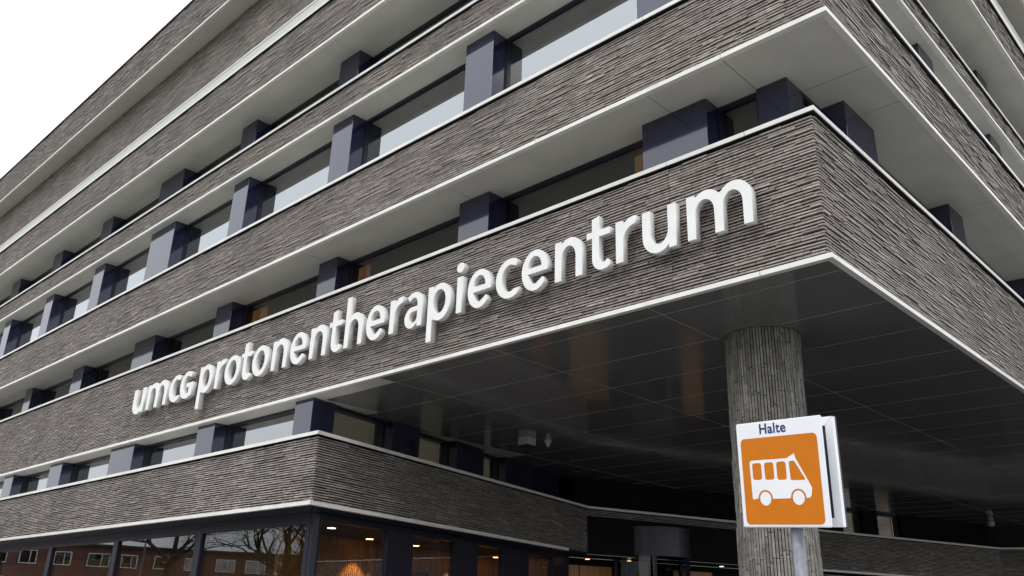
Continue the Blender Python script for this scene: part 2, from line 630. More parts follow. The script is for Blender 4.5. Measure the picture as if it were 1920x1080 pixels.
for (z0, z1, d, yf, yw, fp, rp, post) in ZONES:
    soffit_row(z1, d, yw, FRONT_JOINTS, RIGHT_JOINTS)
    # piers
    for (a, b) in fp:
        bevel(MB().box(a, b, yf, yw + 0.12, z0 - 0.02, z1 + 0.012).build('pier', 'pier_metal', B), 0.006)
    for (a, b) in rp:
        bevel(MB().box(-yw - 0.12, -yf, a, b, z0 - 0.02, z1 + 0.012).build('pier', 'pier_metal', B), 0.006)
    bevel(MB().box(-1.30, -0.71, 0.63, 1.19, z0 - 0.02, z1 + 0.012).build('corner_post', 'pier_metal', B), 0.006)
    # windows between the piers
    edges = [(-1.30, None)] + [(a, b) for a, b in fp] + [(XL, XL)]
    right = -1.30
    for (a, b) in fp + [(XL, XL)]:
        window((b, yw), (1, 0), (0, -1), 0, right - b, z0, z1, glass='brown_dim_glass' if z0 < 10 else 'window_glass')
        right = a
    lo = 1.19
    for (a, b) in rp + [(YB, YB)]:
        window((-yw, lo), (0, 1), (1, 0), 0, a - lo, z0, z1)
        lo = b
    if z0 < 10:
        for xa, xb in ((-4.25, -3.62), (-19.15, -18.3), (-13.6, -13.1)):
            MB().box(xa, xb, yw + 0.22, yw + 0.24, z0 + 0.1, z1 - 0.16).build('lit_room_panel', 'room_glow', B)
    # rooms behind the glass
    MB().box(XL + 0.1, -4.2, yw + 3.2, YB - 0.1, z0, z1).build('core_wall', 'interior_ceiling', B)
    MB().box(XL + 0.1, -yw - 0.2, yw + 0.2, YB - 0.1, z1 - 0.12, z1 - 0.02).build('room_ceiling', 'interior_ceiling', B)

# plant floor: double edged ledge, set back brick wall, roof overhang
d5 = 0.40
m = MB().box(XL, d5 - 0.01, -d5 + 0.01, YB, 19.70, 20.0)
m.build('ledge_fascia', 'fascia_grey', B)
strip_parts('ledge_edge', d5 + 0.01, 20.0, 20.06, 0.3, 'white_metal', FRONT_JOINTS, RIGHT_JOINTS)
MB().box(XL, -0.63, 0.63, YB, 20.0, 24.1).build('plant_wall', 'mortar', B)
brick_run((-0.57, 0.57), (XL, 0.57), 20.02, 23.99, (0, -1), joints_for(55, 5.6))
brick_run((-0.57, 0.57), (-0.57, YB), 20.02, 23.99, (1, 0), joints_for(41, 8))
d6 = 0.2
MB().box(XL, d6 - 0.18, -d6 + 0.18, YB, 24.02, 26.1).build('parapet_wall', 'mortar', B)
strip_parts('trim_segment', d6, 24.0, 24.08, 0.11, 'white_metal', FRONT_JOINTS, RIGHT_JOINTS)
brick_run((d6 - INSET, -d6 + INSET), (XL, -d6 + INSET), 24.085, 26.1, (0, -1), joints_for(55, 5.6))
brick_run((d6 - INSET, -d6 + INSET + 0.012), (d6 - INSET, YB), 24.085, 26.1, (1, 0), joints_for(41, 8))
soffit_row(24.0, d6, 0.6, FRONT_JOINTS, RIGHT_JOINTS)
strip_parts('roof_edge', d6 - 0.06, 26.13, 26.22, 0.06, 'roof_dark', FRONT_JOINTS, RIGHT_JOINTS)
MB().box(XL, d6 - 0.12, -d6 + 0.12, YB, 26.1, 26.18).build('roof', 'roof_dark', B)

# ------------------------------------------------------------------ lower block
PA, PB, PC, PD = Vector((-12.36, -0.6)), Vector((-15.63, 13.58)), Vector((-8.18, 36.33)), Vector((24.0, 49.5))
ZT1, ZC1 = 4.03, 5.66


def unit(p, q):
    e = (q - p)
    L = e.length
    e = e / L
    return e, Vector((e.y, -e.x)), L      # direction, outward normal (to the right of travel)


eAB, nAB, LAB = unit(PA, PB)
eBC, nBC, LBC = unit(PB, PC)
eCD, nCD, LCD = unit(PC, PD)


def inset_corner(P, e1, n1, e2, n2, s1, s2=None):
    """intersection of the two lines moved inwards by s1 and s2"""
    s2 = s1 if s2 is None else s2
    a = P - n1 * s1
    b = P - n2 * s2
    den = e1.x * e2.y - e1.y * e2.x
    t = ((b.x - a.x) * e2.y - (b.y - a.y) * e2.x) / den
    return a + e1 * t


eF, nF = Vector((1, 0)), Vector((0, -1))


def offset_poly(s):
    a = inset_corner(PA, eF, nF, eAB, nAB, s)
    b = inset_corner(PB, eAB, nAB, eBC, nBC, s)
    c = inset_corner(PC, eBC, nBC, eCD, nCD, s)
    return a, b, c


def lower_body(s, z0, z1, name, mat):
    a, b, c = offset_poly(s)
    return MB().prism([(XL, a.y), (a.x, a.y), (b.x, b.y), (c.x, c.y), (PD.x, PD.y + s), (PD.x, YB + 14), (XL, YB + 14)], z0, z1).build(name, mat, B)


lower_body(INSET + 0.06, ZT1 + 0.02, ZC1 - 0.002, 'spandrel_wall', 'mortar')
a0, b0, c0 = offset_poly(INSET)
brick_run((a0.x, a0.y), (XL, a0.y), ZT1 + LIP, ZC1 - 0.03, (0, -1), joints_for(44, 5.9))
brick_run((a0.x, a0.y + 0.012), (b0.x, b0.y), ZT1 + LIP, ZC1 - 0.03, nAB, [5.0, 10.0])
q8 = b0 + eBC * 7.7
brick_run((b0.x, b0.y), (q8.x, q8.y), 5.40, ZC1 - 0.03, nBC, [5.9])
brick_run((q8.x, q8.y), (c0.x, c0.y), ZT1 + LIP, ZC1 - 0.03, nBC, joints_for(15, 5.9))
ecd_end = Vector((PD.x, PD.y)) - nCD * INSET
brick_run((c0.x, c0.y), (ecd_end.x, ecd_end.y), ZT1 + LIP, ZC1 - 0.03, nCD, joints_for(30, 5.9))


def lip_line(P, e, n, L, front, depth, z0, z1, name, cuts):
    xs = [0.0] + cuts + [L]
    for a, b in zip(xs[:-1], xs[1:]):
        MB().obox(P, e, n, a + (0.003 if a else 0), b - (0.003 if b != L else 0), front - depth, front, z0, z1).build(name, 'white_metal', B)


# white lips of the lower block
def lip_corner_ring(s, depth, z0, z1, name, cutsF, cutsAB, cutsBC, to_c=True, ab_end=None):
    a, b, c = offset_poly(s)
    a2, b2, c2 = offset_poly(s + depth)
    xs = [None] + cutsF
    # front
    segs = [a.x] + [a.x - q for q in cutsF] + [XL]
    for i, (p, q) in enumerate(zip(segs[:-1], segs[1:])):
        if i == 0:
            pts = [(a.x, a.y), (a2.x, a2.y), (q + 0.003, a2.y), (q + 0.003, a.y)]
        else:
            pts = [(p - 0.003, a.y), (p - 0.003, a2.y), (q + 0.003, a2.y), (q + 0.003, a.y)]
        MB().prism(pts, z0, z1).build(name, 'white_metal', B)
    # AB
    L = (b - a).length
    end = L if ab_end is None else ab_end
    ss = [0] + [q for q in cutsAB if q < end - 0.3] + [end]
    for i, (p, q) in enumerate(zip(ss[:-1], ss[1:])):
        P = a + eAB * (p + 0.003)
        Q = a + eAB * (q - 0.003)
        P2 = P - nAB * depth
        Q2 = Q - nAB * depth
        if i == 0:
            P, P2 = a + eAB * 0.002, a2 + eAB * 0.002
        if q == L:
            Q, Q2 = b, b2
        MB().prism([(P.x, P.y), (Q.x, Q.y), (Q2.x, Q2.y), (P2.x, P2.y)], z0, z1).build(name, 'white_metal', B)
    # BC
    L = (c - b).length
    ss = [cutsBC[0]] + cutsBC[1:] + [L]
    for i, (p, q) in enumerate(zip(ss[:-1], ss[1:])):
        P = b + eBC * (p + 0.003)
        Q = b + eBC * (q - 0.003)
        P2 = P - nBC * depth
        Q2 = Q - nBC * depth
        if p == 0:
            P, P2 = b + eBC * 0.002, b2 + eBC * 0.002
        if q == L:
            Q, Q2 = c, c2
        MB().prism([(P.x, P.y), (Q.x, Q.y), (Q2.x, Q2.y), (P2.x, P2.y)], z0, z1).build(name, 'white_metal', B)
    # CD
    P, Q = c + eCD * 0.002, Vector((PD.x, PD.y)) - nCD * s
    P2, Q2 = c2 + eCD * 0.002, Q - nCD * depth
    MB().prism([(P.x, P.y), (Q.x, Q.y), (Q2.x, Q2.y), (P2.x, P2.y)], z0, z1).build(name, 'white_metal', B)


lip_corner_ring(0.0, 0.11, ZT1, ZT1 + LIP, 'trim_segment', [1.4, 7.2, 13.0, 18.9, 24.7, 30.6, 36.5], [5.6, 10.6], [8.3, 14.0], ab_end=12.9)
lip_corner_ring(CAPIN, 0.02, ZC1, ZC1 + LIP, 'cap_segment', [2.9, 8.2, 14.0, 19.8, 25.7, 31.5, 37.4], [1.4, 5.0, 8.6, 12.2], [0, 3.2, 9.0, 14.9])
lower_body(CAPIN + 0.021, ZC1 + 0.004, ZC1 + 0.06, 'ventilation_strip', 'dark_joint')
lower_body(CAPIN + 0.0205, ZC1 + 0.062, ZC1 + LIP - 0.002, 'sill_sheet', 'white_metal')

MB().prism([(0.9, 41.0), (23.5, 50.2), (23.5, 56.0), (0.9, 56.0)], 6.95, 17.0).build('unseen_sky_block', 'mortar', B)  # unseen block added to keep sky light out from under the canopy
# upper windows of the lower block (under the big soffit)
Z0, Z1 = ZC1 + LIP, 6.93
yf, yw = 0.22, 0.65
fp1 = [(-14.80, -13.98), (-20.11, -19.07), (-26.39, -24.53), (-32.1, -30.85), (-37.4, -36.3), (-43.2, -42.2), (-49.0, -48.0)]
for (a, b) in fp1[1:]:
    bevel(MB().box(a, b, yf, yw + 0.12, Z0 - 0.02, Z1 + 0.012).build('pier', 'pier_metal', B), 0.006)
# corner pier: follows the angled side
q0 = Vector((-13.98, yf))
bev = MB().prism([(-14.80, yf), (q0.x, q0.y), (q0.x + eAB.x * 0.85, q0.y + eAB.y * 0.85), (-14.80, q0.y + eAB.y * 0.85)], Z0 - 0.02, Z1 + 0.012)
bevel(bev.build('corner_post', 'pier_metal', B), 0.006)
right = -14.80
for (a, b) in fp1[1:] + [(XL, XL)]:
    window((b, yw), (1, 0), (0, -1), 0, right - b, Z0, Z1, head=0.07, rec=0.09)
    right = a
WAB = Vector((-14.05, 1.0)) - nAB * 0.0
# window line of the angled side: starts behind the corner pier
base = q0 - nAB * 0.12
ab_items = [('w', 0.85, 3.05), ('p', 3.05, 4.35), ('w', 4.35, 6.3), ('p', 6.3, 7.9), ('w', 7.9, 9.3), ('p', 9.3, 13.2)]
for kind, s0, s1 in ab_items:
    if kind == 'w':
        window(base, eAB, nAB, s0, s1, Z0, Z1, head=0.1, rec=0.1, glow='glow_dim')
    else:
        bevel(MB().obox(base, eAB, nAB, s0, s1, -0.2, 0.34, Z0 - 0.02, Z1 + 0.012).build('pier', 'pier_metal', B), 0.006)
w0 = Vector((PB.x, PB.y)) - nBC * 1.2
bc_items = [('p', 0.0, 14.3), ('w', 14.3, 15.6), ('p', 15.6, 16.6), ('w', 16.6, 18.2), ('p', 18.2, 24.5)]
for kind, s0, s1 in bc_items:
    if kind == 'w':
        window(w0, eBC, nBC, s0, s1, Z0, Z1, head=0.1, rec=0.1, glow='glow_warm')
    else:
        MB().obox(w0, eBC, nBC, s0, s1, -0.2, 0.2, Z0 - 0.02, Z1 + 0.012).build('pier', 'recess_shade', B)
MB().prism([(-14.0, 38.3), (-7.6, 38.3), (23.5, 50.8), (23.5, 56.0), (-14.0, 56.0)], 0.0, Z1 + 0.02).build('end_wall', 'interior_dark', B)
ia = q0 - nAB * 3.4
MB().prism([(XL + 0.1, yw + 3.2), (ia.x, yw + 3.2), (ia.x + eAB.x * 12, ia.y + eAB.y * 12), (-17.0, 36), (-17, YB), (XL + 0.1, YB)], Z0, Z1).build('core_wall', 'interior_ceiling', B)

# canopy soffit panels
XS = [-0.112, -3.45, -7.35, -11.1, -15.0, -19.0]
YS = [0.112, 0.57] + [2.36 + 1.765 * i for i in range(23)]
for i in range(len(XS) - 1):
    for j in range(len(YS) - 1):
        x1, x0, y0, y1 = XS[i], XS[i + 1], YS[j], YS[j + 1]
        if x0 < -15.5 and y0 < 8:
            continue
        if x0 < -13.98 and y0 < 0.6:
            x0 = -13.97
        pm = MB().box(x0 + 0.004, x1 - 0.004, y0 + 0.004, y1 - 0.004, 6.9325, 6.948)
        tx_, ty_ = random.uniform(-0.0007, 0.0007), random.uniform(-0.0007, 0.0007)
        pm.v = [(v[0], v[1], v[2] + (tx_ if v[0] > x0 + 1 else -tx_) + (ty_ if v[1] > y0 + 0.3 else -ty_)) if v[2] < 6.94 else v for v in pm.v]
        pm.build('canopy_panel', 'soffit_coat' if x1 <= -11 and y1 < 0.6 else 'canopy_panel', B)  # front panel by the lower block: bright fade painted as a lighter coat
m = MB()
for x in XS[1:5]:
    m.box(x - 0.004, x + 0.004, 0.113, YB, 6.928, 6.9305)
for y in YS[1:]:
    xa = XS[0]
    for xb in XS[1:]:
        m.box(xb + 0.0045, xa - 0.0045, y - 0.004, y + 0.004, 6.928, 6.9305)
        xa = xb
m.build('joint_profile', 'panel_joint', B)
MB().box(-19, -0.03, 0.03, YB, 6.949, 6.96).build('panel_backing', 'panel_joint', B)
sx = [-13.978, -16.2, -22.0, -27.9, -33.8, -39.7, -45.6, XL]
for a, b in zip(sx[:-1], sx[1:]):
    MB().box(b + 0.004, a - 0.004, 0.112, 0.78, 6.929, 6.9475).build('soffit_panel', 'soffit_coat', B)

# single bricks: the 300 that show largest, the rest joined
brick_cand.sort(key=lambda c: -c[0])
for lp, vv, ff in brick_cand[:300]:
    o = Vector(vv[0])
    me = bpy.data.meshes.new('brick')
    me.from_pydata([tuple(Vector(q) - o) for q in vv], [], ff)
    ob = mesh_obj('brick', me, 'clay_brick', B)
    ob.location = o
for lp, vv, ff in brick_cand[300:]:
    k = len(brick_v)
    brick_v.extend(vv)
    brick_f.extend(tuple(k + i for i in q) for q in ff)
me = bpy.data.meshes.new('brick_courses')
me.from_pydata(brick_v, [], brick_f)
o = mesh_obj('brick_courses', me, 'clay_brick', B)
o['kind'] = 'stuff'

# ------------------------------------------------------------------ ground floor glazing and lobby
gA, gB, gC = offset_poly(1.02)
ZG = ZT1
# dark soffit under the lower block
a1, b1, c1 = offset_poly(0.115)
MB().prism([(XL, a1.y), (a1.x, a1.y), (b1.x, b1.y), (c1.x, c1.y), (PD.x, PD.y), (PD.x, YB + 14), (XL, YB + 14)], ZT1 + 0.004, ZT1 + 0.018).build('lower_soffit', 'pier_metal', B)
# front shop windows
cuts = [gA.x - 0.12, -19.35, -24.95, -30.7, -36.5, -42.3, -48.1, XL]
for a, b in zip(cuts[:-1], cuts[1:]):
    window((b, gA.y), (1, 0), (0, -1), 0, a - b, 0.05, ZG, glass='shop_glass', fr=0.17, head=0.26, rec=0.04)
bevel(MB().box(gA.x - 0.12, gA.x + 0.02, gA.y - 0.02, gA.y + 0.14, 0, ZG).build('corner_mullion', 'frame_metal', B))
# angled side glazing
LG = (gB - gA).length
ab = [0.16, 2.95, 3.95, 6.2, 7.3, 9.0, 10.5, 12.4]
for i in range(0, len(ab) - 1, 2):
    window(gA, eAB, nAB, ab[i], ab[i + 1], 0.05, ZG, glass='shop_glass', fr=0.07, head=0.16, rec=0.04)
for i in range(1, len(ab) - 1, 2):
    MB().obox(gA, eAB, nAB, ab[i], ab[i + 1], -0.12, 0.03, 0, ZG).build('mullion_panel', 'frame_metal', B)
MB().obox(gA, eAB, nAB, 12.4, LG, -0.12, 0.03, 0, ZG).build('mullion_panel', 'frame_metal', B)

# lobby: vertical timber slats behind the angled glass
lw = gA - nAB * 2.6 - eAB * 0.6
m = MB()
MB().obox(lw, eAB, nAB, 2.2, 15.6, -0.2, -0.05, 0, 3.87).build('lobby_wall', 'wood_slat', B)
n_sl = 0
MB().obox(lw, eAB, nAB, 13.2, 13.3, 0.001, 2.4, 0, 3.86).build('lobby_wall', 'wood_slat', B)
x = 2.25
slat_rest = MB()
while x < 15.5:
    slat_rest.obox(lw, eAB, nAB, x, x + 0.055, -0.05, 0.0, 0.02, 3.86)
    x += 0.085
o = slat_rest.build('timber_slats', 'wood_slat', B)
o['kind'] = 'stuff'
# lobby wall facing the street, ceilings
MB().box(XL, gA.x - 3.6, gA.y + 4.5, gA.y + 4.7, 0, 3.86).build('lobby_wall', 'wood_slat', B)
MB().prism([(XL, gA.y + 0.1), (gA.x - 0.1, gA.y + 0.1), (gB.x - 0.1, gB.y), (gB.x - 6, gB.y), (XL, gB.y)], 3.88, 3.96).build('lobby_ceiling', 'interior_dark', B)

# ------------------------------------------------------------------ entrance recess with revolving door
rec = b1 + eBC * 0.2
MB().obox(PB, eBC, nBC, 0.12, 7.68, -0.175, -0.13, 4.032, 5.39).build('entrance_fascia', 'recess_shade', B)
E0 = PB - nBC * 1.6
MB().obox(E0, eBC, nBC, -1.0, 24.0, -0.3, -0.15, 0, 4.02).build('entrance_wall', 'recess_shade', B)
dc_ = PB + eBC * 3.4 - nBC * 1.0
drum = MB()


def arc_wall(c, r, a0, a1, z0, z1, th, seg=20):
    m = MB()
    for i in range(seg):
        t0 = a0 + (a1 - a0) * i / seg
        t1 = a0 + (a1 - a0) * (i + 1) / seg
        p = [(c.x + rr * math.cos(t), c.y + rr * math.sin(t)) for rr, t in ((r, t0), (r, t1), (r - th, t1), (r - th, t0))]
        m.prism(p, z0, z1)
    return m


pbr('drum_metal', (0.028, 0.030, 0.042), 0.4, 0.5, var=0.05)
base_a = math.atan2(nBC.y, nBC.x)
rd = MB().tube((dc_.x, dc_.y, 0.0), (dc_.x, dc_.y, 0.02), 1.6, 1.6, 32).build('revolving_door', 'frame_metal', B)
arc_wall(dc_, 1.6, base_a - 1.6, base_a + 1.6, 4.12, 5.1, 0.05).build('drum_fascia', 'drum_metal', rd)
arc_wall(dc_, 1.63, base_a - 1.62, base_a + 1.62, 5.1, 5.18, 0.06).build('drum_ring', 'drum_metal', rd)
arc_wall(dc_, 1.56, base_a - 1.6, base_a - 0.5, 0.02, 4.12, 0.02).build('drum_pane', 'drum_glass', rd)
arc_wall(dc_, 1.56, base_a + 0.5, base_a + 1.6, 0.02, 4.12, 0.02).build('drum_pane', 'drum_glass', rd)
for k in range(3):
    t = base_a + 0.4 + k * 2.094
    e = Vector((math.cos(t), math.sin(t)))
    MB().obox(dc_, e, Vector((e.y, -e.x)), 0.05, 1.5, -0.02, 0.02, 0.03, 4.1).build('door_leaf', 'drum_glass', rd)
for t in (base_a - 0.5, base_a + 0.5, base_a - 1.6, base_a + 1.6):
    e = Vector((math.cos(t), math.sin(t)))
    MB().obox(dc_, e, Vector((e.y, -e.x)), 1.50, 1.62, -0.05, 0.05, 0.02, 4.118).build('door_post', 'frame_metal', rd)
# timber panels seen low in the recess
for s0, s1, z1, mt in ((-0.1, 0.6, 3.75, 'wood_slat'), (0.65, 2.1, 3.75, 'wood_slat'), (5.1, 7.1, 3.8, 'wood_slat')):
    MB().obox(E0, eBC, nBC, s0, s1, -0.145, -0.08, 0.0, z1).build('timber_panel', mt, B)

# ------------------------------------------------------------------ round column
CC = Vector((-2.71, 2.83))
CR = 0.685
K = thing('round_column', 'thick round column clad in upright grey bricks below the canopy corner', 'column', loc=(CC.x, CC.y, 0))
MB().tube((0, 0, 0), (0, 0, 6.93), CR - 0.055, CR - 0.055, 64).build('column_core', 'mortar', K, smooth=True)
arc = MB()
for i in range(64):
    t0, t1 = 2 * math.pi * i / 64, 2 * math.pi * (i + 1) / 64
    arc.prism([(rr * math.cos(t), rr * math.sin(t)) for rr, t in ((CR + 0.02, t1), (CR + 0.02, t0), (CR + 0.12, t0), (CR + 0.12, t1))], 6.915, 6.9305)
arc.build('collar_ring', 'canopy_panel', K)
ncol = 78
cands = []
cv, cf = [], []
for i in range(ncol):
    t = 2 * math.pi * i / ncol
    dt = 2 * math.pi / ncol * 0.5 * 0.72
    z = -random.uniform(0, 0.5)
    while z < 6.91:
        h = random.choice((0.42, 0.5, 0.5, 0.53))
        za, zb = max(0.0, z) + 0.006, min(6.91, z + h - 0.006)
        z += h
        if zb - za < 0.03:
            continue
        pr = random.uniform(0.0, 0.008) + (random.uniform(0.006, 0.018) if random.random() < 0.3 else 0)
        tw = random.uniform(-0.004, 0.004)
        ro, ri = CR + pr, CR - 0.06
        pts = []
        for zz in (za, zb):
            for (rr, tt) in ((ri, t - dt), (ri, t + dt), (ro + tw, t + dt), (ro - tw, t - dt)):
                pts.append((rr * math.cos(tt), rr * math.sin(tt), zz))
        ff = [(3, 2, 6, 7), (2, 1, 5, 6), (0, 3, 7, 4), (0, 1, 2, 3), (4, 7, 6, 5)]
        outward = Vector((math.cos(t), math.sin(t)))
        cdir = Vector((CAM.x - CC.x, CAM.y - CC.y)).normalized()
        face = outward.dot(cdir)
        s0 = project((CC.x + pts[3][0], CC.y + pts[3][1], za))
        vis = face if (s0 and s0[1] < 1120) else face - 2
        cands.append((vis * (zb - za + 0.3), pts, ff))
cands.sort(key=lambda c: -c[0])
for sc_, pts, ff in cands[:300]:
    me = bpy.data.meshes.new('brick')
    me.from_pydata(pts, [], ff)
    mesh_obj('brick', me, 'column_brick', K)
for sc_, pts, ff in cands[300:]:
    k = len(cv)
    cv.extend(pts)
    cf.extend(tuple(k + i for i in q) for q in ff)
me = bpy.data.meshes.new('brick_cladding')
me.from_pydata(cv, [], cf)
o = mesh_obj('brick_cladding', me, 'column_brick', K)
o['kind'] = 'stuff'

# ------------------------------------------------------------------ lettering
H = 0.83


def arcp(cx, cz, rx, rz, a0, a1, n=14):
    return [(cx + rx * math.cos(R(a0 + (a1 - a0) * i / n)), cz + rz * math.sin(R(a0 + (a1 - a0) * i / n))) for i in range(n + 1)]


def g_n(W, w, top=None):
    zo = H - 0.33
    p = [(0, 0), (w, 0)] + arcp(W / 2, 0.44, (W - 2 * w) / 2, H - 0.135 - 0.44, 180, 0) + [(W - w, 0), (W, 0)]
    if top:
        return [p + arcp(0.55 * W, zo, 0.45 * W, 0.355, 0, 128) + [(w, H - 0.10), (w, top), (0, top)]]
    return [p + arcp(0.55 * W, zo, 0.45 * W, 0.355, 0, 138) + [(w * 0.92, H - 0.01), (0, H - 0.01)]]


def g_u(W, w):
    return [[(W - x, H - 0.01 - z) for x, z in g_n(W, w)[0]]]


def g_m(W, w):
    zo = H - 0.33
    a = (W - w) / 2
    ci = (a - w) / 2
    p = [(0, 0), (w, 0)] + arcp(w + ci, 0.44, ci, H - 0.135 - 0.44, 180, 0) + [(a, 0), (a + w, 0)]
    p += arcp(a + w + ci, 0.44, ci, H - 0.135 - 0.44, 180, 0) + [(W - w, 0), (W, 0)]
    Wn = W - a
    p += arcp(a + 0.55 * Wn, zo, 0.45 * Wn, 0.355, 0, 136)
    p += arcp(0.55 * Wn, zo, 0.45 * Wn, 0.355, 38, 138) + [(w * 0.92, H - 0.01), (0, H - 0.01)]
    return [p]


def g_r(W, w):
    p = [(0, 0), (w, 0), (w, 0.40)] + arcp(w + 0.27, 0.40, 0.27, 0.29, 178, 98, 10)
    p += [(W - 0.02, 0.70), (W, 0.835)] + [(W - 0.06, 0.848)] + arcp(0.37, 0.56, 0.235, 0.285, 92, 142, 6) + [(w * 0.92, H - 0.01), (0, H - 0.01)]
    return [p]


def g_o(W, w):
    return [arcp(W / 2, H / 2, W / 2, H / 2 + 0.022, 0, 351, 39), arcp(W / 2, H / 2, W / 2 - w, H / 2 - 0.115, 0, 351, 39)]


def g_c(W, w, x=1.17):
    We = W * x
    out = arcp(We / 2, H / 2, We / 2, H / 2 + 0.022, 58, 306, 30)
    inn = arcp(We / 2, H / 2, We / 2 - w, H / 2 - 0.115, 309, 56, 30)
    return [out + [(out[-1][0] + 0.03, out[-1][1] + 0.10)] + inn[1:-1] + [(out[0][0] - 0.03, out[0][1] - 0.13)]]


def g_G(W, w):
    We = W * 1.10
    out = arcp(We / 2, H / 2, We / 2, H / 2 + 0.022, 56, 292, 28)
    inn = arcp(We / 2, H / 2, We / 2 - w, H / 2 - 0.12, 292, 58, 28)
    return [out + [(W - 0.03, 0.05), (W, 0.07), (W, 0.46), (W * 0.52, 0.46), (W * 0.52, 0.335), (W - w, 0.335), (W - w, 0.135)] + inn + [(out[0][0] - 0.03, out[0][1] - 0.14)]]


def g_e(W, w):
    cz = H / 2
    out = arcp(W / 2, cz, W / 2, H / 2 + 0.022, -3, 318, 34)
    inn = arcp(W / 2, cz, W / 2 - w, H / 2 - 0.115, 314, 192, 16)
    o = [(W, 0.355)] + out[1:] + [(out[-1][0] - 0.05, out[-1][1] + 0.105)] + inn[2:] + [(w, 0.355)]
    h = arcp(W / 2, 0.475, W / 2 - w, 0.245, 180, 0, 16)
    return [o, h]


def g_a(W, w):
    p = [(W, 0)] + arcp(W - 0.30, 0.54, 0.30, 0.31, 0, 128, 14) + [(0.075, 0.76), (0.13, 0.645)]
    p += arcp(W - 0.30 - 0.01, 0.535, 0.30 - w + 0.01, 0.185, 122, 0, 10)
    p += [(W - w, 0.50)] + arcp(0.25, 0.235, 0.25, 0.255, 82, 272, 18) + [(0.36, 0.02), (0.44, 0.09), (0.45, 0.0)]
    h = [(W - w, 0.385)] + arcp(0.275, 0.24, 0.125, 0.14, 88, 270, 12) + [(0.38, 0.125), (W - w, 0.20)]
    return [p, h]


def g_p(W, w):
    p = [(0, -0.47), (w, -0.47), (w, 0.02)]
    p += arcp(W * 0.52, H / 2, W * 0.48, H / 2 + 0.022, 243, 498, 32) + [(w * 0.92, H - 0.01), (0, H - 0.01)]
    hx = (w + W - w) / 2
    h = arcp(hx + 0.005, H / 2 + 0.01, (W - 2 * w) / 2, H / 2 - 0.13, 0, 352, 32)
    return [p, h]


def g_t(W, w):
    s = 0.13
    k = W / 0.55
    s *= k
    p = [(s, 0.68), (0, 0.665), (0, 0.80), (s, 0.80), (s, 1.06), (s + w, 1.095), (s + w, 0.80), (W, 0.80), (W, 0.67), (s + w, 0.67)]
    p += arcp(s + w + 0.115, 0.25, 0.115, 0.135, 180, 268, 8) + [(W - 0.06, 0.165), (W + 0.005, 0.045), (W - 0.06, 0.0)]
    p += arcp(s + 0.24, 0.23, 0.24, 0.25, 280, 180, 10)
    return [p]


def g_i(W, w):
    return [[(0, 0), (w, 0), (w, H), (0, H)], arcp(w / 2, 1.055, 0.115, 0.115, 0, 345, 23)]


SIGN = thing('wall_lettering', 'white raised lettering umcg protonentherapiecentrum on the dark brick band', 'sign', loc=(-24.36, -0.16, 7.83))


def letter(loops, x):
    cu = bpy.data.curves.new('letter', 'CURVE')
    cu.dimensions = '2D'
    cu.fill_mode = 'BOTH'
    cu.extrude = 0.066
    cu.bevel_depth = 0.004
    cu.bevel_resolution = 0
    for lp in loops:
        s = cu.splines.new('POLY')
        s.points.add(len(lp) - 1)
        for pt, (a, b) in zip(s.points, lp):
            pt.co = (a, b, 0, 1)
        s.use_cyclic_u = True
    tmp = bpy.data.objects.new('tmp', cu)
    COL.objects.link(tmp)
    dg = bpy.context.evaluated_depsgraph_get()
    me = bpy.data.meshes.new_from_object(tmp.evaluated_get(dg))
    bpy.data.objects.remove(tmp)
    bpy.data.curves.remove(cu)
    me.name = 'letter'
    me.materials.clear()
    o = mesh_obj('letter', me, 'letter_white', SIGN)
    o.location = (x + 24.36, 0.07, 0)
    o.rotation_euler = (R(90), 0, 0)
    return o


w_, wb = 0.165, 0.215
TEXT = [(g_u(0.84, wb), -24.36), (g_m(1.42, wb), -23.30), (g_c(0.76, wb), -21.72), (g_G(0.80, wb), -20.98),
        (g_p(0.80, 0.185), -19.76), (g_r(0.49, 0.18), -18.76), (g_o(0.83, 0.175), -18.22), (g_t(0.55, 0.175), -17.33), (g_o(0.82, 0.172), -16.69),
        (g_n(0.74, 0.172), -15.66), (g_e(0.72, 0.168), -14.76), (g_n(0.73, 0.168), -13.84), (g_t(0.53, w_), -13.02), (g_h := g_n(0.72, w_, 1.32), -12.33),
        (g_e(0.70, w_), -11.46), (g_r(0.47, w_), -10.56), (g_a(0.60, w_), -10.00), (g_p(0.75, w_), -9.20), (g_i(0.17, w_), -8.25),
        (g_e(0.70, w_), -7.90), (g_c(0.68, w_), -7.05), (g_e(0.70, w_), -6.31), (g_n(0.69, w_), -5.42), (g_t(0.55, w_), -4.62),
        (g_r(0.47, w_), -3.93), (g_u(0.71, w_), -3.33), (g_m(1.24, w_), -2.39)]
for lp, x in TEXT:
    letter(lp, x)

# ------------------------------------------------------------------ bus stop sign
th, al, be = -0.183, -0.0668, 0.10
ex = Vector((math.cos(th), math.sin(th), 0))
nn = Vector((math.sin(th), -math.cos(th), 0))
ez = Vector((0, 0, 1))
ex2 = math.cos(al) * ex + math.sin(al) * ez
ez2 = -math.sin(al) * ex + math.cos(al) * ez
ez3 = (math.cos(be) * ez2 + math.sin(be) * nn).normalized()
nn3 = ex2.cross(ez3).normalized()       # towards the viewer
SP = Vector((2.437, -7.1006, 2.5157))
SW, SH = 0.608, 0.62
MS = Matrix((ex2, ez3, nn3)).transposed().to_4x4()
MS.translation = SP
BS = thing('bus_stop_sign', 'white and orange bus stop sign reading Halte in front of the round column', 'sign', loc=(SP.x, SP.y, 0))
MBS = MS


def sign_obj(o, parent=None):
    """local frame of the sign: x right, y up, z towards the viewer"""
    o.parent = parent or BS
    if parent is None:
        o.matrix_parent_inverse = Matrix.Identity(4)
        o.matrix_local = Matrix.Translation(-Vector((SP.x, SP.y, 0))) @ MS
    return o


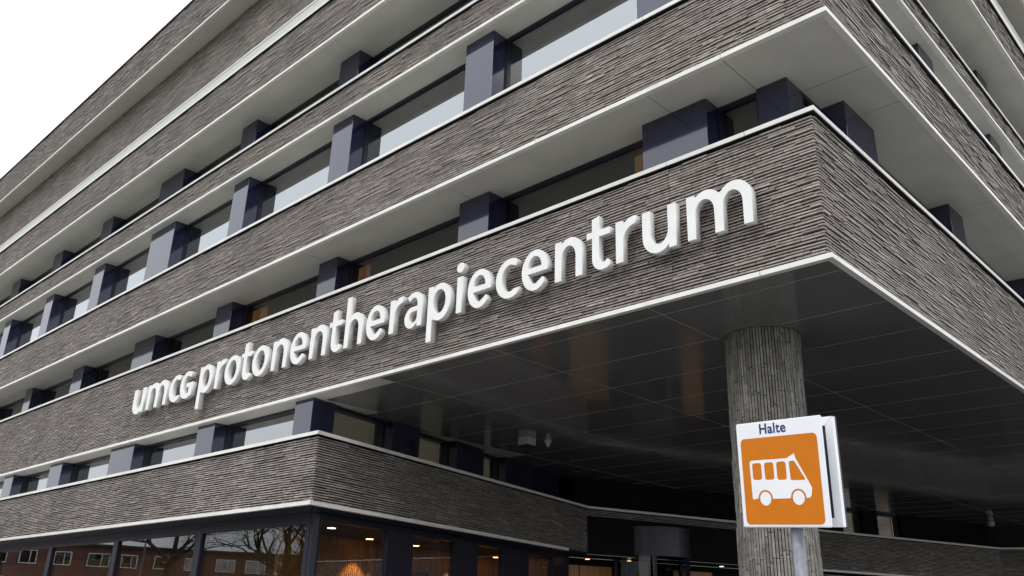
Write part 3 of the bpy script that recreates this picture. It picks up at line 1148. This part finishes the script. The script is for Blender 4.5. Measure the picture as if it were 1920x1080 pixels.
def rrect(w, h, r, cx=0, cy=0, n=6):
    p = []
    for (sx_, sy_, a) in ((1, 1, 0), (-1, 1, 90), (-1, -1, 180), (1, -1, 270)):
        p += arcp(cx + sx_ * (w / 2 - r), cy + sy_ * (h / 2 - r), r, r, a, a + 90, n)
    return p


def flat(loops, z, th_, name, mat, parent):
    """thin printed film: loops filled even-odd, raised to z"""
    cu = bpy.data.curves.new(name, 'CURVE')
    cu.dimensions = '2D'
    cu.fill_mode = 'BOTH'
    cu.extrude = th_ / 2
    for lp in loops:
        s = cu.splines.new('POLY')
        s.points.add(len(lp) - 1)
        for pt, (a, b) in zip(s.points, lp):
            pt.co = (a, b, 0, 1)
        s.use_cyclic_u = True
    tmp = bpy.data.objects.new('tmp', cu)
    COL.objects.link(tmp)
    me = bpy.data.meshes.new_from_object(tmp.evaluated_get(bpy.context.evaluated_depsgraph_get()))
    bpy.data.objects.remove(tmp)
    me.materials.clear()
    o = mesh_obj(name, me, mat, parent)
    o.location = (0, 0, z)
    return o


fpn = MB().box(-SW / 2, SW / 2, -SH / 2, SH / 2, -0.022, 0.0).build('front_panel', 'sign_white')
bevel(fpn, 0.005, 2)
sign_obj(fpn)
OY = -0.0395
flat([rrect(0.548, 0.508, 0.03, 0.0, OY)], 0.0012, 0.001, 'orange_field', 'sign_orange', fpn)
# bus pictogram, units of the sign: measured on the orange field


def bx(u, v):
    """u 0..1 left to right, v 0..1 top to bottom of the orange field"""
    return (-0.274 + 0.548 * u, OY + 0.254 - 0.508 * v)


body = [(0.105, 0.285), (0.13, 0.262), (0.60, 0.262), (0.70, 0.212), (0.715, 0.268), (0.885, 0.60), (0.872, 0.68), (0.855, 0.708), (0.805, 0.712)]
body += [(0.71 + 0.096 * math.cos(R(a)), 0.706 + 0.098 * math.sin(R(a))) for a in range(5, -186, -14)]
body += [(0.60, 0.712), (0.39, 0.712)]
body += [(0.285 + 0.096 * math.cos(R(a)), 0.706 + 0.098 * math.sin(R(a))) for a in range(5, -186, -14)]
body += [(0.125, 0.716), (0.112, 0.70)]
wins = []
for (a, b, c, d) in ((0.138, 0.295, 0.262, 0.490), (0.300, 0.295, 0.425, 0.495), (0.462, 0.295, 0.585, 0.502)):
    cx, cy = (a + c) / 2, (b + d) / 2
    wins.append([(cx + (q[0]), cy + q[1]) for q in rrect(c - a, d - b, 0.03, n=4)])
wins.append([(0.626, 0.307), (0.642, 0.295), (0.688, 0.295), (0.700, 0.305), (0.812, 0.500), (0.805, 0.515), (0.642, 0.512), (0.630, 0.500)])
flat([[bx(*q) for q in body]] + [[bx(*q) for q in w] for w in wins], 0.0026, 0.001, 'bus_pictogram', 'sign_white', fpn)
for cx in (0.285, 0.71):
    flat([[bx(cx + 0.073 * math.cos(R(a)), 0.708 + 0.079 * math.sin(R(a))) for a in range(0, 360, 12)]], 0.0026, 0.001, 'wheel_pictogram', 'sign_white', fpn)
tx = bpy.data.curves.new('sign_text', 'FONT')
tx.body = 'Halte'
tx.size = 0.085
tx.align_x = 'CENTER'
tx.align_y = 'CENTER'
tx.extrude = 0.0005
tx.offset = 0.0014
tx.space_character = 1.06
tmp = bpy.data.objects.new('tmp', tx)
COL.objects.link(tmp)
me = bpy.data.meshes.new_from_object(tmp.evaluated_get(bpy.context.evaluated_depsgraph_get()))
bpy.data.objects.remove(tmp)
me.materials.clear()
o = mesh_obj('sign_text', me, 'sign_blue', fpn)
o.location = (-0.03, 0.262, 0.0015)

GAPZ = -0.147
bp = MB()
bp.box(-SW / 2, SW / 2, -SH / 2, SH / 2, GAPZ - 0.012, GAPZ)
bpo = bp.build('back_panel', 'sign_inside')
sign_obj(bpo)
fl = 0.05
for nm_, q in (('flange', [(-SW / 2, -SH / 2), (SW / 2, -SH / 2), (SW / 2 - fl, -SH / 2 + fl), (-SW / 2 + fl, -SH / 2 + fl)]),
               ('flange', [(SW / 2, -SH / 2 + 0.003), (SW / 2, SH / 2 - 0.003), (SW / 2 - fl, SH / 2 - fl - 0.003), (SW / 2 - fl, -SH / 2 + fl + 0.003)]),
               ('flange', [(SW / 2, SH / 2), (-SW / 2, SH / 2), (-SW / 2 + fl, SH / 2 - fl), (SW / 2 - fl, SH / 2 - fl)]),
               ('flange', [(-SW / 2, SH / 2 - 0.003), (-SW / 2, -SH / 2 + 0.003), (-SW / 2 + fl, -SH / 2 + fl + 0.003), (-SW / 2 + fl, SH / 2 - fl - 0.003)])):
    MB().prism(q, GAPZ + 0.002, GAPZ + 0.03).build(nm_, 'sign_white', bpo)
# pole between the two plates, leaning with the sign
pt = SP - nn3 * 0.08 + ez3 * 0.28 + ex2 * 0.02
pb_dir = (ez3 * -1)
tlen = pt.z / -pb_dir.z
pbm = pt + pb_dir * tlen
po = MB().tube(tuple(pbm - Vector((SP.x, SP.y, 0))), tuple(pt - Vector((SP.x, SP.y, 0))), 0.036, 0.036, 24).build('pole', 'galvanised', BS, smooth=False)
for p_ in po.data.polygons:
    p_.use_smooth = len(p_.vertices) == 4
for yy in (0.2, -0.2):
    br = MB().box(-0.10, 0.10, yy - 0.02, yy + 0.02, GAPZ + 0.001, -0.0225).build('bracket', 'galvanised')
    sign_obj(br)

# ------------------------------------------------------------------ small things on the canopy soffit
t = thing('security_camera', 'small square white housing hanging from the dark canopy soffit', 'camera', loc=(-13.05, 7.35, 6.93))
MB().box(-0.19, 0.19, -0.19, 0.19, -0.22, 0.0).build('housing', 'sensor_white', t)
MB().prism([(-0.17, -0.17), (0.17, -0.17), (0.17, 0.17), (-0.17, 0.17)], -0.27, -0.2205).build('lens_cover', 'dark_joint', t)
t = thing('motion_sensor', 'small round white sensor beside the square housing on the canopy soffit', 'sensor', loc=(-12.75, 7.98, 6.93))
MB().tube((0, 0, 0), (0, 0, -0.07), 0.11, 0.11, 16).build('base', 'sensor_white', t)
MB().tube((0, 0, -0.071), (0, 0, -0.2), 0.085, 0.05, 16).build('dome', 'sensor_white', t)
t = thing('globe_lamp', 'unlit round globe lamp far under the canopy at the right edge', 'lamp', loc=(-7.9, 34.4, 6.93))
MB().tube((0, 0, 0), (0, 0, -0.08), 0.12, 0.12, 12).build('base', 'sensor_white', t)
bm = bmesh.new()
bmesh.ops.create_uvsphere(bm, u_segments=16, v_segments=10, radius=0.16)
me = bpy.data.meshes.new('globe')
bm.to_mesh(me)
bm.free()
o = mesh_obj('globe', me, 'sensor_white', t)
o.location = (0, 0, -0.23)

# ------------------------------------------------------------------ lit downlights in lobby and entrance


def downlight(x, y, z, label, mat, power, col=(1.0, 0.62, 0.30), spot=True, r=0.11):
    t = thing('ceiling_downlight', label, 'lamp', 'lit ceiling downlights', loc=(x, y, z))
    MB().tube((0, 0, 0), (0, 0, -0.025), r + 0.02, r + 0.02, 20).build('rim', 'sensor_white', t)
    MB().tube((0, 0, -0.0255), (0, 0, -0.032), r, r, 20).build('diffuser', mat, t)
    if spot:
        l = bpy.data.lights.new('downlight_lamp', 'SPOT')
        l.energy = power
        l.color = col
        l.spot_size = R(84)
        l.spot_blend = 0.35
        l.shadow_soft_size = 0.06
        lo = bpy.data.objects.new('downlight_lamp', l)
        COL.objects.link(lo)
        lo.parent = t
        lo.location = (0, 0, -0.05)
    return t


lz = 3.875
P = Vector((-14.95, 1.85))
downlight(P.x, P.y, lz, 'bright warm downlight in the lobby ceiling just behind the corner glass', 'lamp_glow', 260)
for k, s in enumerate((4.6, 6.9, 9.6, 11.8)):
    q = gA + eAB * s - nAB * 2.05
    downlight(q.x, q.y, lz, ('warm downlight over the timber wall behind the second dark mullion', 'warm downlight over the timber wall behind the third dark mullion',
                             'warm downlight over the timber wall behind the fourth dark mullion', 'warm downlight at the deep end of the timber lobby wall')[k], 'lamp_glow', 340)
q = PB + eBC * 0.3 - nBC * 0.6
downlight(q.x, q.y, 3.93, 'small reddish lamp over the timber panel left of the revolving door', 'lamp_red', 14, r=0.08)
q = PB + eBC * 2.6 - nBC * 1.2
downlight(q.x, q.y, 4.02, 'small warm lamp inside the revolving door drum', 'lamp_glow', 10, r=0.08)
q = PB + eBC * 6.6 - nBC * 0.5
downlight(q.x, q.y, 4.0, 'small pinkish lamp over the yellow panel beside the round column', 'lamp_red', 16, r=0.08)

# door information plates behind the angled glass
for k, (s, z0, z1, lab) in enumerate(((4.05, 2.72, 2.92, 'narrow dark information plate behind the lobby glass'), (4.05, 2.2, 2.62, 'square dark information plate with a thin light border behind the lobby glass'))):
    c = gA + eAB * s + nAB * -0.10
    t = thing('information_plate', lab, 'sign', loc=(c.x, c.y, z0))
    MB().obox((0, 0), eAB, nAB, 0, 0.9 if k == 0 else 1.05, 0, 0.02, 0, z1 - z0).build('plate', 'plate_dark', t)
    if k:
        m = MB()
        m.obox((0, 0), eAB, nAB, 0, 1.05, 0.021, 0.024, 0, 0.012)
        m.obox((0, 0), eAB, nAB, 0, 1.05, 0.021, 0.024, z1 - z0 - 0.012, z1 - z0)
        m.obox((0, 0), eAB, nAB, 0, 0.012, 0.021, 0.024, 0.0125, z1 - z0 - 0.0125)
        m.obox((0, 0), eAB, nAB, 1.038, 1.05, 0.021, 0.024, 0.0125, z1 - z0 - 0.0125)
        m.build('border', 'plate_print', t)

# ------------------------------------------------------------------ across the street (seen mirrored in the ground floor glass)
bc = Vector((-94.0, -29.0))
be_ = Vector((0.40, -0.917))            # along the facade
bn = Vector((0.917, 0.40))              # towards the hospital
AP = thing('apartment_building', 'low red brick apartment block with white framed windows mirrored in the ground floor glass', 'building', loc=(0, 0, 0))
MB().obox(bc, be_, bn, -38, 30, -10, 0, -0.1, 8.1).build('wall', 'red_brick', AP)
MB().obox(bc, be_, bn, -38.3, 30.3, -10.3, 0.3, 8.1, 8.32).build('roof', 'roof_dark', AP)
for row, z in enumerate((6.0, 3.3, 0.7)):
    s = -36.5
    while s < 28:
        wd = 2.2 if int(s) % 2 else 1.7
        f = MB()
        f.obox(bc, be_, bn, s, s + wd, 0.002, 0.08, z, z + 0.1)
        f.obox(bc, be_, bn, s, s + wd, 0.002, 0.08, z + 1.3, z + 1.4)
        f.obox(bc, be_, bn, s, s + 0.1, 0.002, 0.08, z + 0.1, z + 1.3)
        f.obox(bc, be_, bn, s + wd - 0.1, s + wd, 0.002, 0.08, z + 0.1, z + 1.3)
        f.obox(bc, be_, bn, s + wd * 0.6, s + wd * 0.6 + 0.08, 0.002, 0.08, z + 0.1, z + 1.3)
        w = f.build('window', 'white_metal', AP)
        MB().obox(bc, be_, bn, s + 0.1, s + wd - 0.1, 0.001, 0.03, z + 0.1, z + 1.3).build('pane', 'window_glass', w)
        s += 3.3


def bare_tree(x, y, h, label, seed, fork=0.35, r0=0.38, bark='bark', depth=6, spread=0.55, top=10):
    rnd = random.Random(seed)
    t = thing('bare_tree', label, 'tree', 'bare winter trees across the street', loc=(x, y, -0.1))
    tr = MB()
    p = Vector((0, 0, 0))
    r = r0
    for i in range(5):
        q = p + Vector((rnd.uniform(-0.12, 0.12), rnd.uniform(-0.12, 0.12), h * fork / 5))
        tr.tube(p, q, r, r * 0.94, 9, False)
        p, r = q, r * 0.94
    tr.build('trunk', bark, t)
    cr = MB()

    def grow(p, d, L, r, k):
        segs = 2 if k > 1 else 1
        for i in range(segs):
            d = (d + Vector((rnd.uniform(-.18, .18), rnd.uniform(-.18, .18), rnd.uniform(-.02, .16)))).normalized()
            q = p + d * (L / segs)
            cr.tube(p, q, r, r * 0.82, 5 if k > 2 else 3, False)
            p, r = q, r * 0.82
        if k == 0:
            return
        nb = 3 if k > 3 else rnd.choice((3, 4))
        for i in range(nb):
            a = rnd.uniform(0, 6.283)
            o_ = d.orthogonal().normalized()
            o_ = o_ * math.cos(a) + d.cross(o_) * math.sin(a)
            sp = spread * rnd.uniform(0.6, 1.5)
            nd = (d + o_ * sp).normalized()
            grow(p, nd, L * rnd.uniform(0.62, 0.86), r * rnd.uniform(0.58, 0.78), k - 1)

    grow(p, Vector((0, 0, 1)), h * 0.2, r * 0.8, depth)
    for i in range(7):
        a = rnd.uniform(0, 6.283)
        grow(p, Vector((math.cos(a), math.sin(a), 0.7)).normalized(), h * 0.2, r * 0.5, depth - 1)
    k = (top - h * fork) / (max(v[2] for v in cr.v) - h * fork)
    cr.v = [(v[0] * (0.5 + k / 2), v[1] * (0.5 + k / 2), h * fork + (v[2] - h * fork) * k) for v in cr.v]
    cr.build('crown', bark, t)


bare_tree(-44.5, -10.9, 13, 'bare tree with a thick forked trunk mirrored in the third ground floor pane', 3, fork=0.34, r0=0.42, top=10.5)
bare_tree(-31.5, -10.2, 14, 'large ivy grown bare tree mirrored in the pane next to the glass corner', 11, fork=0.25, r0=0.55, bark='ivy_bark', spread=0.62, depth=7, top=8.8)
bare_tree(-27.8, -8.7, 12, 'dense twiggy bare tree mirrored beside the glass corner', 23, fork=0.2, r0=0.35, spread=0.7, depth=7, top=8.2)
bare_tree(-47.0, -24.5, 15, 'tall slim bare tree farther down the street', 31, fork=0.3, r0=0.4)
t = thing('street_lamp', 'thin grey street lamp post mirrored in the ground floor glass', 'lamp', loc=(-52, -12.5, -0.1))
MB().tube((0, 0, 0), (0, 0, 6.2), 0.08, 0.05, 10).build('pole', 'galvanised', t)
MB().box(-0.1, 0.9, -0.09, 0.09, 6.2, 6.32).build('lamp_head', 'galvanised', t)
